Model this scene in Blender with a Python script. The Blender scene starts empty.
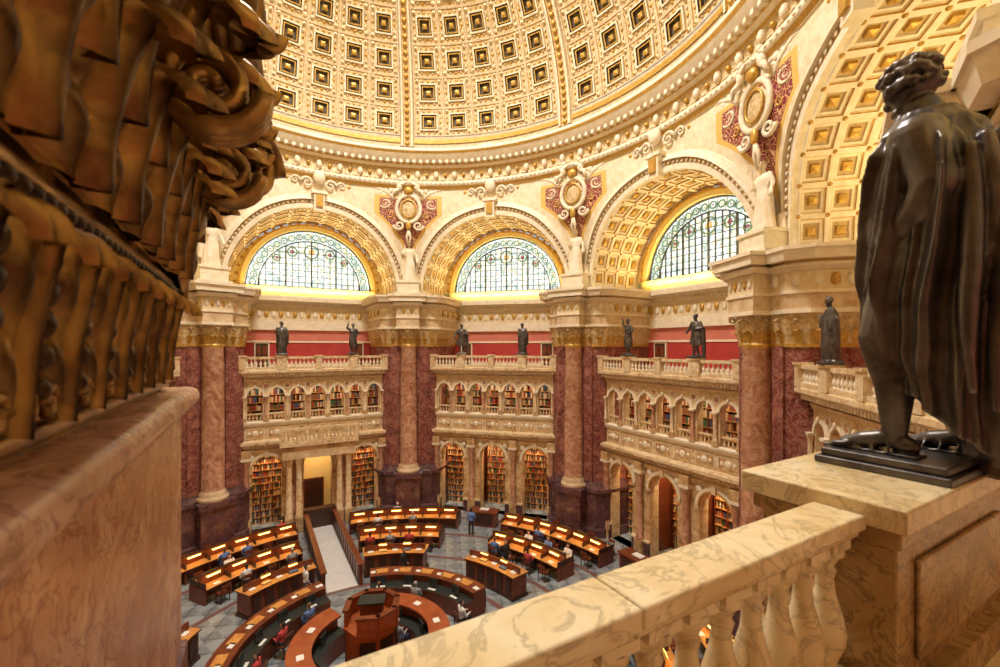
import bpy, math, random
from mathutils import Vector, Matrix
random.seed(7)
sin,cos,pi=math.sin,math.cos,math.pi
rad=math.radians
scene=bpy.context.scene
COL=scene.collection

# ------------------------------------------------------------ materials
def new_mat(name):
    m=bpy.data.materials.new(name); m.use_nodes=True
    nt=m.node_tree; b=nt.nodes['Principled BSDF']
    return m,nt,b
def coords(nt,rand=True,scale=1.0):
    tc=nt.nodes.new('ShaderNodeTexCoord')
    mp=nt.nodes.new('ShaderNodeMapping')
    nt.links.new(tc.outputs['Object'],mp.inputs['Vector'])
    mp.inputs['Scale'].default_value=(scale,)*3
    if rand:
        oi=nt.nodes.new('ShaderNodeObjectInfo')
        mu=nt.nodes.new('ShaderNodeMath'); mu.operation='MULTIPLY'; mu.inputs[1].default_value=37.0
        nt.links.new(oi.outputs['Random'],mu.inputs[0]); nt.links.new(mu.outputs[0],mp.inputs['Location'])
    return mp.outputs['Vector']
def noise(nt,vec,scale,detail=6,dist=0.0,rough=.55):
    n=nt.nodes.new('ShaderNodeTexNoise'); n.inputs['Scale'].default_value=scale
    n.inputs['Detail'].default_value=detail; n.inputs['Distortion'].default_value=dist
    n.inputs['Roughness'].default_value=rough
    nt.links.new(vec,n.inputs['Vector']); return n.outputs['Fac']
def ramp(nt,fac,stops,const=False):
    r=nt.nodes.new('ShaderNodeValToRGB'); e=r.color_ramp.elements
    if const: r.color_ramp.interpolation='CONSTANT'
    while len(e)<len(stops): e.new(0.5)
    for i,(p,c) in enumerate(stops):
        e[i].position=p; e[i].color=(c[0],c[1],c[2],1)
    nt.links.new(fac,r.inputs['Fac']); return r.outputs['Color']
def mix(nt,fac,a,b,mode='MIX'):
    m=nt.nodes.new('ShaderNodeMix'); m.data_type='RGBA'; m.blend_type=mode
    ins=[m.inputs[0],m.inputs[6],m.inputs[7]]
    for s,v in zip(ins,(fac,a,b)):
        if isinstance(v,(int,float)): s.default_value=v
        elif isinstance(v,tuple): s.default_value=(v[0],v[1],v[2],1)
        else: nt.links.new(v,s)
    return m.outputs[2]
def mth(nt,op,a,b=None):
    m=nt.nodes.new('ShaderNodeMath'); m.operation=op
    for i,v in enumerate((a,b)):
        if v is None: continue
        if isinstance(v,(int,float)): m.inputs[i].default_value=v
        else: nt.links.new(v,m.inputs[i])
    return m.outputs[0]
def bump(nt,b,fac,strength=.3,dist=.05):
    n=nt.nodes.new('ShaderNodeBump'); n.inputs['Strength'].default_value=strength
    n.inputs['Distance'].default_value=dist
    nt.links.new(fac,n.inputs['Height']); nt.links.new(n.outputs[0],b.inputs['Normal'])
def marble(name,c1,c2,c3,vein,scale=1.0,rough=.28,veinamt=.6):
    m,nt,b=new_mat(name); v=coords(nt)
    f=noise(nt,v,scale,8,1.2,.6)
    c=ramp(nt,f,[(.3,c1),(.5,c2),(.68,c3)])
    f2=noise(nt,v,scale*1.7,6,2.2,.6)
    vv=ramp(nt,f2,[(.46,(0,0,0)),(.497,(1,1,1)),(.53,(0,0,0))])
    fac=mth(nt,'MULTIPLY',vv,veinamt)
    c=mix(nt,fac,c,vein)
    nt.links.new(c,b.inputs['Base Color']); b.inputs['Roughness'].default_value=rough
    return m
def basic(name,c,rough=.5,metal=0,c2=None,ns=3.0,bs=0,bd=.03,crevice_shade=None):
    m,nt,b=new_mat(name)
    b.inputs['Base Color'].default_value=(*c,1); b.inputs['Roughness'].default_value=rough
    b.inputs['Metallic'].default_value=metal
    if c2 or bs:
        v=coords(nt); f=noise(nt,v,ns,5,.4)
        if c2:
            col=ramp(nt,f,[(.35,c),(.65,c2)])
            if crevice_shade:
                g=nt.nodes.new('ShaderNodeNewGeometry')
                pf=ramp(nt,g.outputs['Pointiness'],[(.43,crevice_shade),(.51,(1,1,1))])  # occlusion-like shade painted into the colour of creases
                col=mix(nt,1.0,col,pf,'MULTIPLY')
            nt.links.new(col,b.inputs['Base Color'])
        if bs: bump(nt,b,f,bs,bd)
    return m
def emis(name,c,s,base=None):
    m,nt,b=new_mat(name); b.inputs['Base Color'].default_value=(*(base or c),1)
    b.inputs['Emission Color'].default_value=(*c,1); b.inputs['Emission Strength'].default_value=s
    return m
SIENA=marble('siena_marble',(.82,.63,.36),(.68,.45,.22),(.38,.19,.08),(.18,.08,.03),1.0)
SIENA_N=marble('siena_marble_pale',(.88,.77,.55),(.79,.61,.36),(.55,.34,.15),(.34,.18,.07),2.0,.3,.6)
RAILM=marble('siena_rail_marble',(.90,.82,.60),(.84,.69,.41),(.62,.44,.21),(.36,.27,.15),1.6,.22,.55)
PEDM=marble('siena_pedestal_marble',(.58,.41,.19),(.42,.26,.10),(.24,.13,.05),(.10,.06,.03),2.2,.25,.7)
RED=marble('numidian_red_marble',(.10,.020,.018),(.21,.055,.042),(.38,.15,.10),(.55,.35,.27),1.5,.2,.55)
COLM=marble('mottled_column_marble',(.32,.12,.07),(.54,.28,.17),(.70,.47,.32),(.20,.06,.04),1.8,.2)
BASE=marble('purple_plinth_marble',(.05,.02,.028),(.10,.04,.05),(.17,.075,.075),(.24,.15,.14),1.2,.25)
ROSE=marble('rose_marble',(.34,.15,.10),(.50,.27,.18),(.66,.44,.32),(.22,.08,.05),4.2,.25,.9)
CREAM=basic('cream_stucco',(.82,.70,.47),.6,0,(.70,.53,.30),4,.2)
PALE=basic('pale_stucco',(.88,.79,.63),.6,0,(.78,.66,.45),3,.15)
DOMEC=basic('dome_stucco',(.66,.545,.35),.6,0,(.53,.39,.21),4,.2)
DOMEP=basic('dome_frame_stucco',(.80,.71,.52),.6,0,(.70,.58,.38),4,.2)
ENT=basic('stone_entablature',(.76,.60,.39),.5,0,(.58,.39,.21),2.5,.1)
GOLDORN=basic('gilded_ornament',(.50,.32,.11),.5,.1,(.74,.60,.36),6.0,.6,.08)
GOLD=basic('gold_leaf',(.68,.42,.09),.38,.35,(.50,.28,.05),8,.2)
YEL=basic('yellow_stucco',(.92,.72,.24),.6,0,(.88,.76,.42),2)
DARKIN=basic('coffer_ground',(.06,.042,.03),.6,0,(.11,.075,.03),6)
COFBR=basic('vault_coffer_ground',(.48,.32,.13),.6,0,(.62,.46,.22),5)
REDW=basic('red_wall_paint',(.42,.03,.028),.6,0,(.48,.05,.042),1)
PINK=basic('pink_wall_paint',(.60,.17,.12),.6,0,(.64,.21,.15),1)
BRONZE=basic('dark_bronze',(.075,.066,.064),.36,.7,(.17,.155,.15),6,.3,.008,crevice_shade=(.25,.24,.24))
GILTB=basic('gilt_bronze_carving',(.15,.072,.022),.34,.6,(.46,.27,.075),9,.6,.012,crevice_shade=(.07,.04,.025))
WOOD=basic('mahogany',(.14,.030,.012),.32,0,(.22,.058,.02),3)
WOODT=basic('desk_top_wood',(.56,.23,.055),.35,0,(.68,.34,.085),3)
DKWOOD=basic('dark_walnut',(.04,.015,.008),.4,0,(.07,.026,.014),3)
BLKTOP=basic('dark_leather_top',(.02,.025,.022),.5)
WHITE=basic('white_floor_matting',(.74,.72,.70),.6,0,(.66,.64,.62),3)
PAPER=basic('paper',(.85,.83,.78),.7)
DARK=basic('alcove_red_brown_paint',(.16,.04,.025),.8)  # dark red-brown interior of the upper arcade
IRON=basic('window_iron',(.09,.10,.09),.5)
def glass_mat():
    m,nt,b=new_mat('leaded_stained_glass')
    v=coords(nt,False)
    vo=nt.nodes.new('ShaderNodeTexVoronoi'); vo.inputs['Scale'].default_value=4.2; nt.links.new(v,vo.inputs['Vector'])
    sp=nt.nodes.new('ShaderNodeSeparateColor'); nt.links.new(vo.outputs['Color'],sp.inputs[0])
    c=ramp(nt,sp.outputs[0],[(0,(.84,.95,1)),(.35,(.68,.83,.90)),(.58,(.62,.76,.70)),(.70,(.94,.88,.68)),(.79,(1,1,1)),(.93,(.46,.62,.62))],True)
    ve=nt.nodes.new('ShaderNodeTexVoronoi'); ve.feature='DISTANCE_TO_EDGE'; ve.inputs['Scale'].default_value=4.2; nt.links.new(v,ve.inputs['Vector'])
    e=ramp(nt,ve.outputs['Distance'],[(.02,(.28,.33,.32)),(.06,(1,1,1))])
    c=mix(nt,1.0,c,e,'MULTIPLY')
    nt.links.new(c,b.inputs['Base Color']); nt.links.new(c,b.inputs['Emission Color']); b.inputs['Emission Strength'].default_value=1.45
    return m
GLASS=glass_mat()
GREENG=emis('green_stained_glass',(.16,.25,.16),.75)
GOLDG=emis('amber_stained_glass',(.66,.48,.20),.95)
PURPG=emis('ruby_stained_glass',(.40,.17,.18),.8)
LAMP=emis('amber_desk_lamp',(1.0,.50,.12),11)
BOOKS=[basic('book_red',(.38,.06,.04),.6),basic('book_tan',(.60,.40,.18),.6),basic('book_green',(.07,.16,.08),.6),
       basic('book_blue',(.07,.11,.22),.6),basic('book_cream',(.78,.66,.44),.6),basic('book_brown',(.28,.12,.05),.6)]
def pend_mat():
    m,nt,b=new_mat('pendentive_mosaic')
    tc=nt.nodes.new('ShaderNodeTexCoord'); sp=nt.nodes.new('ShaderNodeSeparateXYZ')
    nt.links.new(tc.outputs['Object'],sp.inputs[0])
    z=mth(nt,'SUBTRACT',sp.outputs['Z'],16.3); x2=mth(nt,'MULTIPLY',sp.outputs['X'],sp.outputs['X'])
    r=mth(nt,'SQRT',mth(nt,'ADD',x2,mth(nt,'MULTIPLY',z,z)))
    ax=mth(nt,'ABSOLUTE',sp.outputs['X'])
    def reg(r0,z1,x0):
        k=mth(nt,'MULTIPLY',mth(nt,'GREATER_THAN',r,r0),mth(nt,'LESS_THAN',sp.outputs['Z'],z1))
        return mth(nt,'MULTIPLY',k,mth(nt,'GREATER_THAN',ax,x0))
    k0=reg(6.75,23.35,3.7); k=reg(6.95,23.15,4.05)
    vo=nt.nodes.new('ShaderNodeTexVoronoi'); vo.feature='DISTANCE_TO_EDGE'; vo.inputs['Scale'].default_value=3.6
    nt.links.new(tc.outputs['Object'],vo.inputs['Vector'])
    orn=ramp(nt,vo.outputs['Distance'],[(.02,(.72,.50,.22)),(.06,(.27,.015,.03)),(.22,(.20,.01,.035)),(.34,(.60,.40,.2))])
    n=noise(nt,tc.outputs['Object'],3,4)
    st=ramp(nt,n,[(.35,(.86,.76,.57)),(.65,(.75,.60,.37))])
    c=mix(nt,k0,st,(.74,.48,.12)); c=mix(nt,k,c,orn)
    nt.links.new(c,b.inputs['Base Color']); b.inputs['Roughness'].default_value=.6
    bump(nt,b,n,.3,.05)
    return m
PEND=pend_mat()
def floor_mat():
    m,nt,b=new_mat('floor_marble_tiles')
    v=coords(nt,False)
    ro=nt.nodes.new('ShaderNodeMapping'); nt.links.new(v,ro.inputs['Vector']); ro.inputs['Rotation'].default_value=(0,0,rad(45))
    ch=nt.nodes.new('ShaderNodeTexChecker'); ch.inputs['Scale'].default_value=1.5
    ch.inputs['Color1'].default_value=(.34,.37,.38,1); ch.inputs['Color2'].default_value=(.09,.115,.13,1)
    nt.links.new(ro.outputs['Vector'],ch.inputs['Vector'])
    br=nt.nodes.new('ShaderNodeTexBrick'); br.inputs['Scale'].default_value=1.0; br.offset=0
    br.inputs['Color1'].default_value=(.34,.37,.38,1); br.inputs['Color2'].default_value=(.24,.265,.28,1)
    br.inputs['Mortar'].default_value=(.07,.075,.08,1); br.inputs['Mortar Size'].default_value=.05
    br.inputs['Brick Width'].default_value=.9; br.inputs['Row Height'].default_value=.9
    nt.links.new(v,br.inputs['Vector'])
    c=mix(nt,.5,ch.outputs['Color'],br.outputs['Color'])
    sp=nt.nodes.new('ShaderNodeSeparateXYZ'); nt.links.new(v,sp.inputs[0])
    r=mth(nt,'SQRT',mth(nt,'ADD',mth(nt,'MULTIPLY',sp.outputs['X'],sp.outputs['X']),mth(nt,'MULTIPLY',sp.outputs['Y'],sp.outputs['Y'])))
    for rr in (6.3,9.0,12.1,14.9):
        k=mth(nt,'LESS_THAN',mth(nt,'ABSOLUTE',mth(nt,'SUBTRACT',r,rr)),.14)
        c=mix(nt,k,c,(.18,.05,.035))
    n=noise(nt,v,2.5,6); c=mix(nt,mth(nt,'MULTIPLY',n,.3),c,(.38,.41,.43))
    nt.links.new(c,b.inputs['Base Color']); b.inputs['Roughness'].default_value=.3
    return m
FLOORM=floor_mat()

# ------------------------------------------------------------ mesh builder
class MB:
    def __init__(s): s.v=[];s.f=[];s.m=[];s.sm=[];s.mats=[]
    def mi(s,mat):
        if mat not in s.mats: s.mats.append(mat)
        return s.mats.index(mat)
    def add(s,vs,fs,mat,smooth=False):
        o=len(s.v); s.v.extend([tuple(p) for p in vs]); k=s.mi(mat)
        for f in fs: s.f.append(tuple(i+o for i in f)); s.m.append(k); s.sm.append(smooth)
    def quad(s,a,b,c,d,mat,smooth=False): s.add([a,b,c,d],[(0,1,2,3)],mat,smooth)
    def box(s,x0,x1,y0,y1,z0,z1,mat,M=None):
        vs=[(x,y,z) for z in (z0,z1) for y in (y0,y1) for x in (x0,x1)]
        if M: vs=[M@Vector(p) for p in vs]
        s.add(vs,[(0,2,3,1),(4,5,7,6),(0,1,5,4),(2,6,7,3),(0,4,6,2),(1,3,7,5)],mat)
    def prism(s,poly,z0,z1,mat,poly2=None):
        n=len(poly); p2=poly2 or poly
        vs=[(x,y,z0) for x,y in poly]+[(x,y,z1) for x,y in p2]
        fs=[(i,(i+1)%n,n+(i+1)%n,n+i) for i in range(n)]+[tuple(range(n))[::-1],tuple(range(n,2*n))]
        s.add(vs,fs,mat)
    def lathe(s,prof,cx,cy,mat,seg=16,a0=0,a1=2*pi,smooth=True,mats=None,M=None):
        full=abs(a1-a0-2*pi)<1e-6; n=seg if full else seg+1
        vs=[]
        for r,z in prof:
            for i in range(n):
                a=a0+(a1-a0)*i/seg; p=(cx+r*cos(a),cy+r*sin(a),z)
                vs.append(M@Vector(p) if M else p)
        for j in range(len(prof)-1):
            fs=[]
            for i in range(seg):
                i2=(i+1)%n
                fs.append((j*n+i,j*n+i2,(j+1)*n+i2,(j+1)*n+i))
            if j==0: first=len(s.v); s.v.extend([tuple(p) for p in vs])
            k=s.mi(mats[j] if mats else mat)
            for f in fs: s.f.append(tuple(q+first for q in f)); s.m.append(k); s.sm.append(smooth)
    def profx(s,prof,x0,x1,mat):
        n=len(prof); vs=[(x0,y,z) for y,z in prof]+[(x1,y,z) for y,z in prof]
        fs=[(i,(i+1)%n,n+(i+1)%n,n+i) for i in range(n)]+[tuple(range(n))[::-1],tuple(range(n,2*n))]
        s.add(vs,fs,mat)
    def ball(s,c,r,mat,seg=8,rings=5):
        if isinstance(r,(int,float)): r=(r,r,r)
        vs=[];fs=[]
        for j in range(rings+1):
            t=pi*j/rings
            for i in range(seg):
                a=2*pi*i/seg; vs.append((c[0]+r[0]*sin(t)*cos(a),c[1]+r[1]*sin(t)*sin(a),c[2]+r[2]*cos(t)))
        for j in range(rings):
            for i in range(seg):
                fs.append((j*seg+i,j*seg+(i+1)%seg,(j+1)*seg+(i+1)%seg,(j+1)*seg+i))
        s.add(vs,fs,mat,True)
    def arch_ring(s,cx,cz,r0,r1,y0,y1,mat,seg=16,a0=0,a1=pi,depthin=0):
        vs=[]
        for i in range(seg+1):
            a=a0+(a1-a0)*i/seg
            for r,y in ((r0,y1),(r0,y0),(r1,y0),(r1,y1)):
                vs.append((cx+r*cos(a),y,cz+r*sin(a)))
        fs=[]
        for i in range(seg):
            for k in range(4):
                fs.append((i*4+k,i*4+(k+1)%4,(i+1)*4+(k+1)%4,(i+1)*4+k))
        s.add(vs,fs,mat,False)
    def tube(s,pts,r,mat,seg=8,closed=False):
        pts=[Vector(p) for p in pts]; n=len(pts)
        rs=r if isinstance(r,(list,tuple)) else [r]*n
        vs=[]; up=Vector((0.13,.21,1)).normalized()
        for i,p in enumerate(pts):
            a=pts[(i-1)%n] if (closed or i>0) else p
            b=pts[(i+1)%n] if (closed or i<n-1) else p
            t=(b-a).normalized()
            u=t.cross(up)
            if u.length<1e-3: u=t.cross(Vector((1,0,0)))
            u.normalize(); w=t.cross(u)
            for k in range(seg):
                q=2*pi*k/seg; vs.append(p+u*cos(q)*rs[i]+w*sin(q)*rs[i])
        fs=[]
        for i in range(n if closed else n-1):
            for k in range(seg):
                j=(i+1)%n
                fs.append((i*seg+k,i*seg+(k+1)%seg,j*seg+(k+1)%seg,j*seg+k))
        if not closed:
            fs.append(tuple(range(seg))[::-1]); fs.append(tuple(range((n-1)*seg,n*seg)))
        s.add(vs,fs,mat,True)
    def mesh(s,name):
        me=bpy.data.meshes.new(name); me.from_pydata(s.v,[],s.f)
        for m in s.mats: me.materials.append(m)
        me.polygons.foreach_set('material_index',s.m); me.polygons.foreach_set('use_smooth',s.sm)
        me.update(); return me
    def obj(s,name,loc=(0,0,0),rz=0,parent=None): return place(s.mesh(name),name,loc,rz,parent)
def place(me,name,loc=(0,0,0),rz=0,parent=None,sc=None):
    o=bpy.data.objects.new(name,me); COL.objects.link(o); o.location=loc; o.rotation_euler=(0,0,rz)
    if sc: o.scale=sc
    if parent: o.parent=parent
    return o

def leaf(mb,base,o,h,w,curl,mat,nu=6,nv=7,lobes=3,fine=False):
    base=Vector(base); o=Vector(o).normalized(); up=Vector((0,0,1)) if h>0 else Vector((0,0,-1)); h=abs(h); sd=o.cross(up)
    vs=[]
    for j in range(nv+1):
        v=j/nv
        if v<.7: oo=curl*.35*(v/.7)**2; zz=h*v/.7*.88
        else:
            t=(v-.7)/.3*pi*.95; oo=curl*.35+curl*.32*(1-cos(t)); zz=h*.88+h*.12*sin(t)-h*.10*(1-cos(t))*.5
        sw=abs(sin(lobes*pi*v))
        if fine: wid=w*.5*(.60+.40*sin(pi*min(1,v*1.15)))*(1-.40*max(0,v-.7)/.3)*(.80+.24*sw**.7)
        else: wid=w*.5*(.55+.45*sin(pi*min(1,v*1.15)))*(1-.55*max(0,v-.7)/.3)*(.92+.16*sw)
        for i in range(nu+1):
            u=-1+2*i/nu
            rel=.9*.16*w*(cos(u*pi*1.5)*.5+.5)*(.4+.6*(1-abs(u)))
            zo=0
            if fine:
                # full, rounded acanthus: convex lobes, deep mid-rib channels
                rel=.34*w*(1-u*u)**.8+.05*w*math.exp(-(u*6)**2)+.09*w*sin(2*pi*(lobes*v-.7*abs(u)))*abs(u)-.09*w*math.exp(-((abs(u)-.30)*8)**2)
                zo=.06*h*abs(u)*(1-v)
            vs.append(base+o*(oo+rel)+sd*(u*wid)+up*(zz+zo))
    fs=[(j*(nu+1)+i,j*(nu+1)+i+1,(j+1)*(nu+1)+i+1,(j+1)*(nu+1)+i) for j in range(nv) for i in range(nu)]
    mb.add(vs,fs,mat,True)
def spiral(mb,c,d1,d2,r0,turns,rt,mat,n=28,seg=8):
    c=Vector(c); d1=Vector(d1); d2=Vector(d2); pts=[];rs=[]
    for i in range(n+1):
        t=i/n; a=turns*2*pi*t; r=r0*(1-.85*t)
        pts.append(c+d1*r*cos(a)+d2*r*sin(a)); rs.append(rt*(1-.5*t))
    mb.tube(pts,rs,mat,seg)

# ------------------------------------------------------------ figures (voxel-unified)
class Fig:
    def __init__(s): s.mb=MB()
    def ball(s,c,r,seg=14,rings=9): s.mb.ball(c,r,BRONZE,seg,rings)
    def limb(s,pts,rs,seg=12):
        for p,r in zip(pts,rs): s.mb.ball(p,r,BRONZE,seg,8)
        for i in range(len(pts)-1): s.mb.tube([pts[i],pts[i+1]],[rs[i],rs[i+1]],BRONZE,seg)
    def robe(s,rows,amp=.07,n=9,twist=3.0,seg=84,tilt=0,tdir=0,cloth=False,sub=1):
        R=[]
        for j in range(len(rows)-1):
            for k in range(sub):
                t=k/sub; t2=t*t*(3-2*t)
                R.append(tuple(rows[j][q]*(1-t)+rows[j+1][q]*t if q==0 else rows[j][q]*(1-t2)+rows[j+1][q]*t2 for q in range(5))+(j+t,))
        R.append(tuple(rows[-1])+(len(rows)-1,))
        vs=[];m=len(R); J=len(rows)
        for z,cx,cy,rx,ry,jj in R:
            fade=1 if jj<J-3 else max(.2,(J-1-jj)/2)
            for i in range(seg):
                a=2*pi*i/seg
                if cloth:
                    ph=n*.5*a+twist*z+.45*sin(2*a+2.4*z)
                    ph2=n*.85*a+twist*1.5*z+.6*sin(3*a-2*z)+.8
                    # narrow raised ridges between broad hollows
                    f=1+amp*fade*(1.5*(1-abs(sin(ph)))**1.6+.7*(1-abs(sin(ph2)))**1.4-.55)
                else: f=1+amp*(sin(n*a+twist*z*2)+.6*sin((n*2-3)*a-twist*z*3+1.3))*(1 if jj<J-2 else .35)
                zz=z+tilt*cos(a-tdir)*max(0,1-jj/6)
                vs.append((cx+rx*f*cos(a),cy+ry*f*sin(a),zz))
        fs=[(j*seg+i,j*seg+(i+1)%seg,(j+1)*seg+(i+1)%seg,(j+1)*seg+i) for j in range(m-1) for i in range(seg)]
        fs.append(tuple(range(seg))[::-1]); fs.append(tuple(range((m-1)*seg,m*seg)))
        s.mb.add(vs,fs,BRONZE,True)
    def build(s,name,mat,voxel=.04,sm=2,fn=None,mats=None):
        me=s.mb.mesh(name+'_raw'); o=bpy.data.objects.new('tmp',me); COL.objects.link(o)
        r=o.modifiers.new('r','REMESH'); r.mode='VOXEL'; r.voxel_size=voxel; r.use_smooth_shade=True
        if sm:
            k=o.modifiers.new('s','SMOOTH'); k.iterations=sm; k.factor=.5
        dg=bpy.context.evaluated_depsgraph_get(); dg.update()
        out=bpy.data.meshes.new_from_object(o.evaluated_get(dg))
        bpy.data.objects.remove(o); out.name=name
        out.materials.clear()
        for q in (mats or [mat]): out.materials.append(q)
        for p in out.polygons:
            p.use_smooth=True
            p.material_index=fn(p.center) if fn else 0
        return out
def head(F,c,f=(0,-1,0),s=1.0,beard=False,hair=True,detail=1):
    c=Vector(c); f=Vector(f).normalized(); sd=f.cross(Vector((0,0,1))).normalized(); up=sd.cross(f)
    F.ball(c+up*.02*s,(.088*s,.10*s,.115*s)); F.ball(c-up*.05*s+f*.025*s,(.065*s,.068*s,.075*s))
    F.ball(c+f*.105*s-up*.005*s,(.018*s,.024*s,.028*s)); F.ball(c+f*.088*s+up*.03*s,(.05*s,.022*s,.014*s))
    F.ball(c+f*.088*s-up*.055*s,(.03*s,.02*s,.012*s)); F.ball(c+f*.075*s-up*.105*s,(.03*s,.028*s,.025*s))
    for q in (-1,1):
        F.ball(c+sd*.088*s*q-up*.01*s,(.014*s,.024*s,.034*s)); F.ball(c+f*.085*s+sd*q*.034*s+up*.008*s,.014*s)
    if hair:
        rnd=random.Random(3)
        for i in range(150 if detail>1 else 26):
            t=rnd.uniform(0,pi*.72); a=rnd.uniform(0,2*pi)
            d=up*cos(t)+(sd*cos(a)+f*sin(a))*sin(t)
            if d.dot(f)>.62 and d.dot(up)<.62: continue
            F.ball(c+up*.022*s+Vector((d.x*.098,d.y*.108,d.z*.112))*s,rnd.uniform(.014,.022)*s if detail>1 else .035*s,8,6)
    if beard:
        for i in range(16):
            F.ball(c+f*(.06+.02*random.random())*s-up*(.09+.05*random.random())*s+sd*random.uniform(-.045,.045)*s,.028*s,8,6)
def bronze_fig(kind):
    F=Fig()
    F.ball((0,0,1.42),(.21,.15,.26)); F.ball((0,0,1.1),(.19,.14,.18))
    F.limb([(0,0,1.58),(0,-.01,1.74)],[.075,.06])
    head(F,(0,-.03,1.86),beard=kind!=1)
    if kind==0:
        F.limb([(-.22,0,1.58),(-.30,.02,1.3),(-.18,-.22,1.25)],[.085,.07,.05]); F.limb([(-.18,-.22,1.1),(-.18,-.22,1.45)],[.035,.035])
        F.limb([(.22,0,1.58),(.31,0,1.28),(.27,-.08,1.02)],[.085,.07,.05])
        F.robe([(.12,0,.02,.27,.24),(.5,0,.0,.28,.23),(.9,0,0,.29,.22),(1.2,.0,0,.28,.21),(1.45,0,0,.27,.19),(1.62,0,0,.16,.12)],.08,8,2)
        F.limb([(.3,.05,1.3),(.33,.08,.6)],[.1,.07])
    elif kind==1:
        F.limb([(-.22,0,1.58),(-.42,-.04,1.66),(-.36,-.12,1.95)],[.085,.065,.045]); F.ball((-.35,-.14,2.02),.05)
        F.limb([(.22,0,1.58),(.36,.02,1.35),(.22,-.14,1.2)],[.085,.07,.05])
        F.robe([(.45,.0,0,.25,.20),(.8,0,.0,.26,.2),(1.15,0,0,.22,.17),(1.45,0,0,.25,.18),(1.62,0,0,.15,.12)],.09,9,3)
    else:
        F.limb([(-.22,0,1.58),(-.42,.0,1.32),(-.48,-.14,1.1)],[.09,.075,.05])
        F.limb([(.22,0,1.58),(.38,-.02,1.32),(.15,-.2,1.3)],[.09,.075,.05])
        F.robe([(.55,0,.05,.36,.24),(.8,0,.05,.33,.22),(1.15,0,.02,.25,.18),(1.45,0,0,.27,.18),(1.62,0,0,.15,.12)],.07,10,1)
        F.limb([(.35,.1,.1),(.38,.08,.7),(.33,.05,1.3)],[.1,.09,.12])
    for q in (-1,1):
        F.limb([(.11*q,0,1.0),(.13*q,-.05*(1+q),.55),(.13*q,.0,.12),(.15*q,-.16,.05)],[.11,.085,.06,.045])
    F.mb.box(-.34,.34,-.3,.3,-.06,.05,BRONZE)
    return F.build('bronze_figure_%d'%kind,BRONZE,.035,1)
FIGS=[bronze_fig(k) for k in range(3)]
def plaster_fig():
    F=Fig(); F.ball((0,0,1.42),(.2,.15,.26)); F.limb([(0,0,1.58),(0,-.01,1.74)],[.07,.055]); head(F,(0,-.03,1.86))
    F.robe([(.0,0,0,.34,.28),(.4,0,0,.29,.24),(.9,.03,0,.24,.2),(1.2,0,0,.19,.16),(1.45,0,0,.23,.17),(1.62,0,0,.14,.11)],.09,9,2)
    F.limb([(-.21,0,1.58),(-.34,-.02,1.32),(-.18,-.22,1.4)],[.08,.065,.05]); F.limb([(.21,0,1.58),(.35,0,1.3),(.4,-.12,1.05)],[.08,.065,.05])
    F.ball((.42,-.14,.98),(.1,.05,.13)); F.limb([(-.18,-.24,1.2),(-.18,-.24,1.75)],[.04,.04])
    F.limb([(-.3,.1,1.3),(-.36,.12,.4)],[.1,.08])
    return F.build('plaster_figure',PALE,.045,1)
PFIG=plaster_fig()

# ------------------------------------------------------------ octagon geometry
R=17.0; AP=R*cos(pi/8); HS=R*sin(pi/8)
ZS=16.3; RA=5.5; ZR=24.0
def warp(x,z,d=0.0):
    a=math.atan2(x,AP); t=min(1,max(0,(z-17)/6.3)); t=t*t*(3-2*t)
    r=(AP/cos(a))*(1-t)+AP*t-d
    return (r*sin(a),r*cos(a)-AP,z)
def arched_wall(mb,x0,x1,z0,z1,y,th,ops,mat,inner,seg=12):
    X=x0
    for cx,hw,zb,zs in ops:
        mb.quad((X,y,z0),(cx-hw,y,z0),(cx-hw,y,z1),(X,y,z1),mat)
        if zb>z0: mb.quad((cx-hw,y,z0),(cx+hw,y,z0),(cx+hw,y,zb),(cx-hw,y,zb),mat)
        P=[(cx-hw*cos(pi*i/seg),zs+hw*sin(pi*i/seg)) for i in range(seg+1)]
        for i in range(seg):
            a,b=P[i],P[i+1]
            mb.quad((a[0],y,a[1]),(b[0],y,b[1]),(b[0],y,z1),(a[0],y,z1),mat)
        O=[(cx-hw,zb)]+P+[(cx+hw,zb)]
        for i in range(len(O)):
            a,b=O[i],O[(i+1)%len(O)]
            mb.quad((a[0],y,a[1]),(b[0],y,b[1]),(b[0],y+th,b[1]),(a[0],y+th,a[1]),inner)
        X=cx+hw
    mb.quad((X,y,z0),(x1,y,z0),(x1,y,z1),(X,y,z1),mat)
Y0=.35
LOW=[(-3.15,.88,.0,4.1),(0,.92,0,4.1),(3.15,.88,.0,4.1)]
UP=[(-3.84+1.28*i,.45,7.35,9.05) for i in range(7)]
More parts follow.
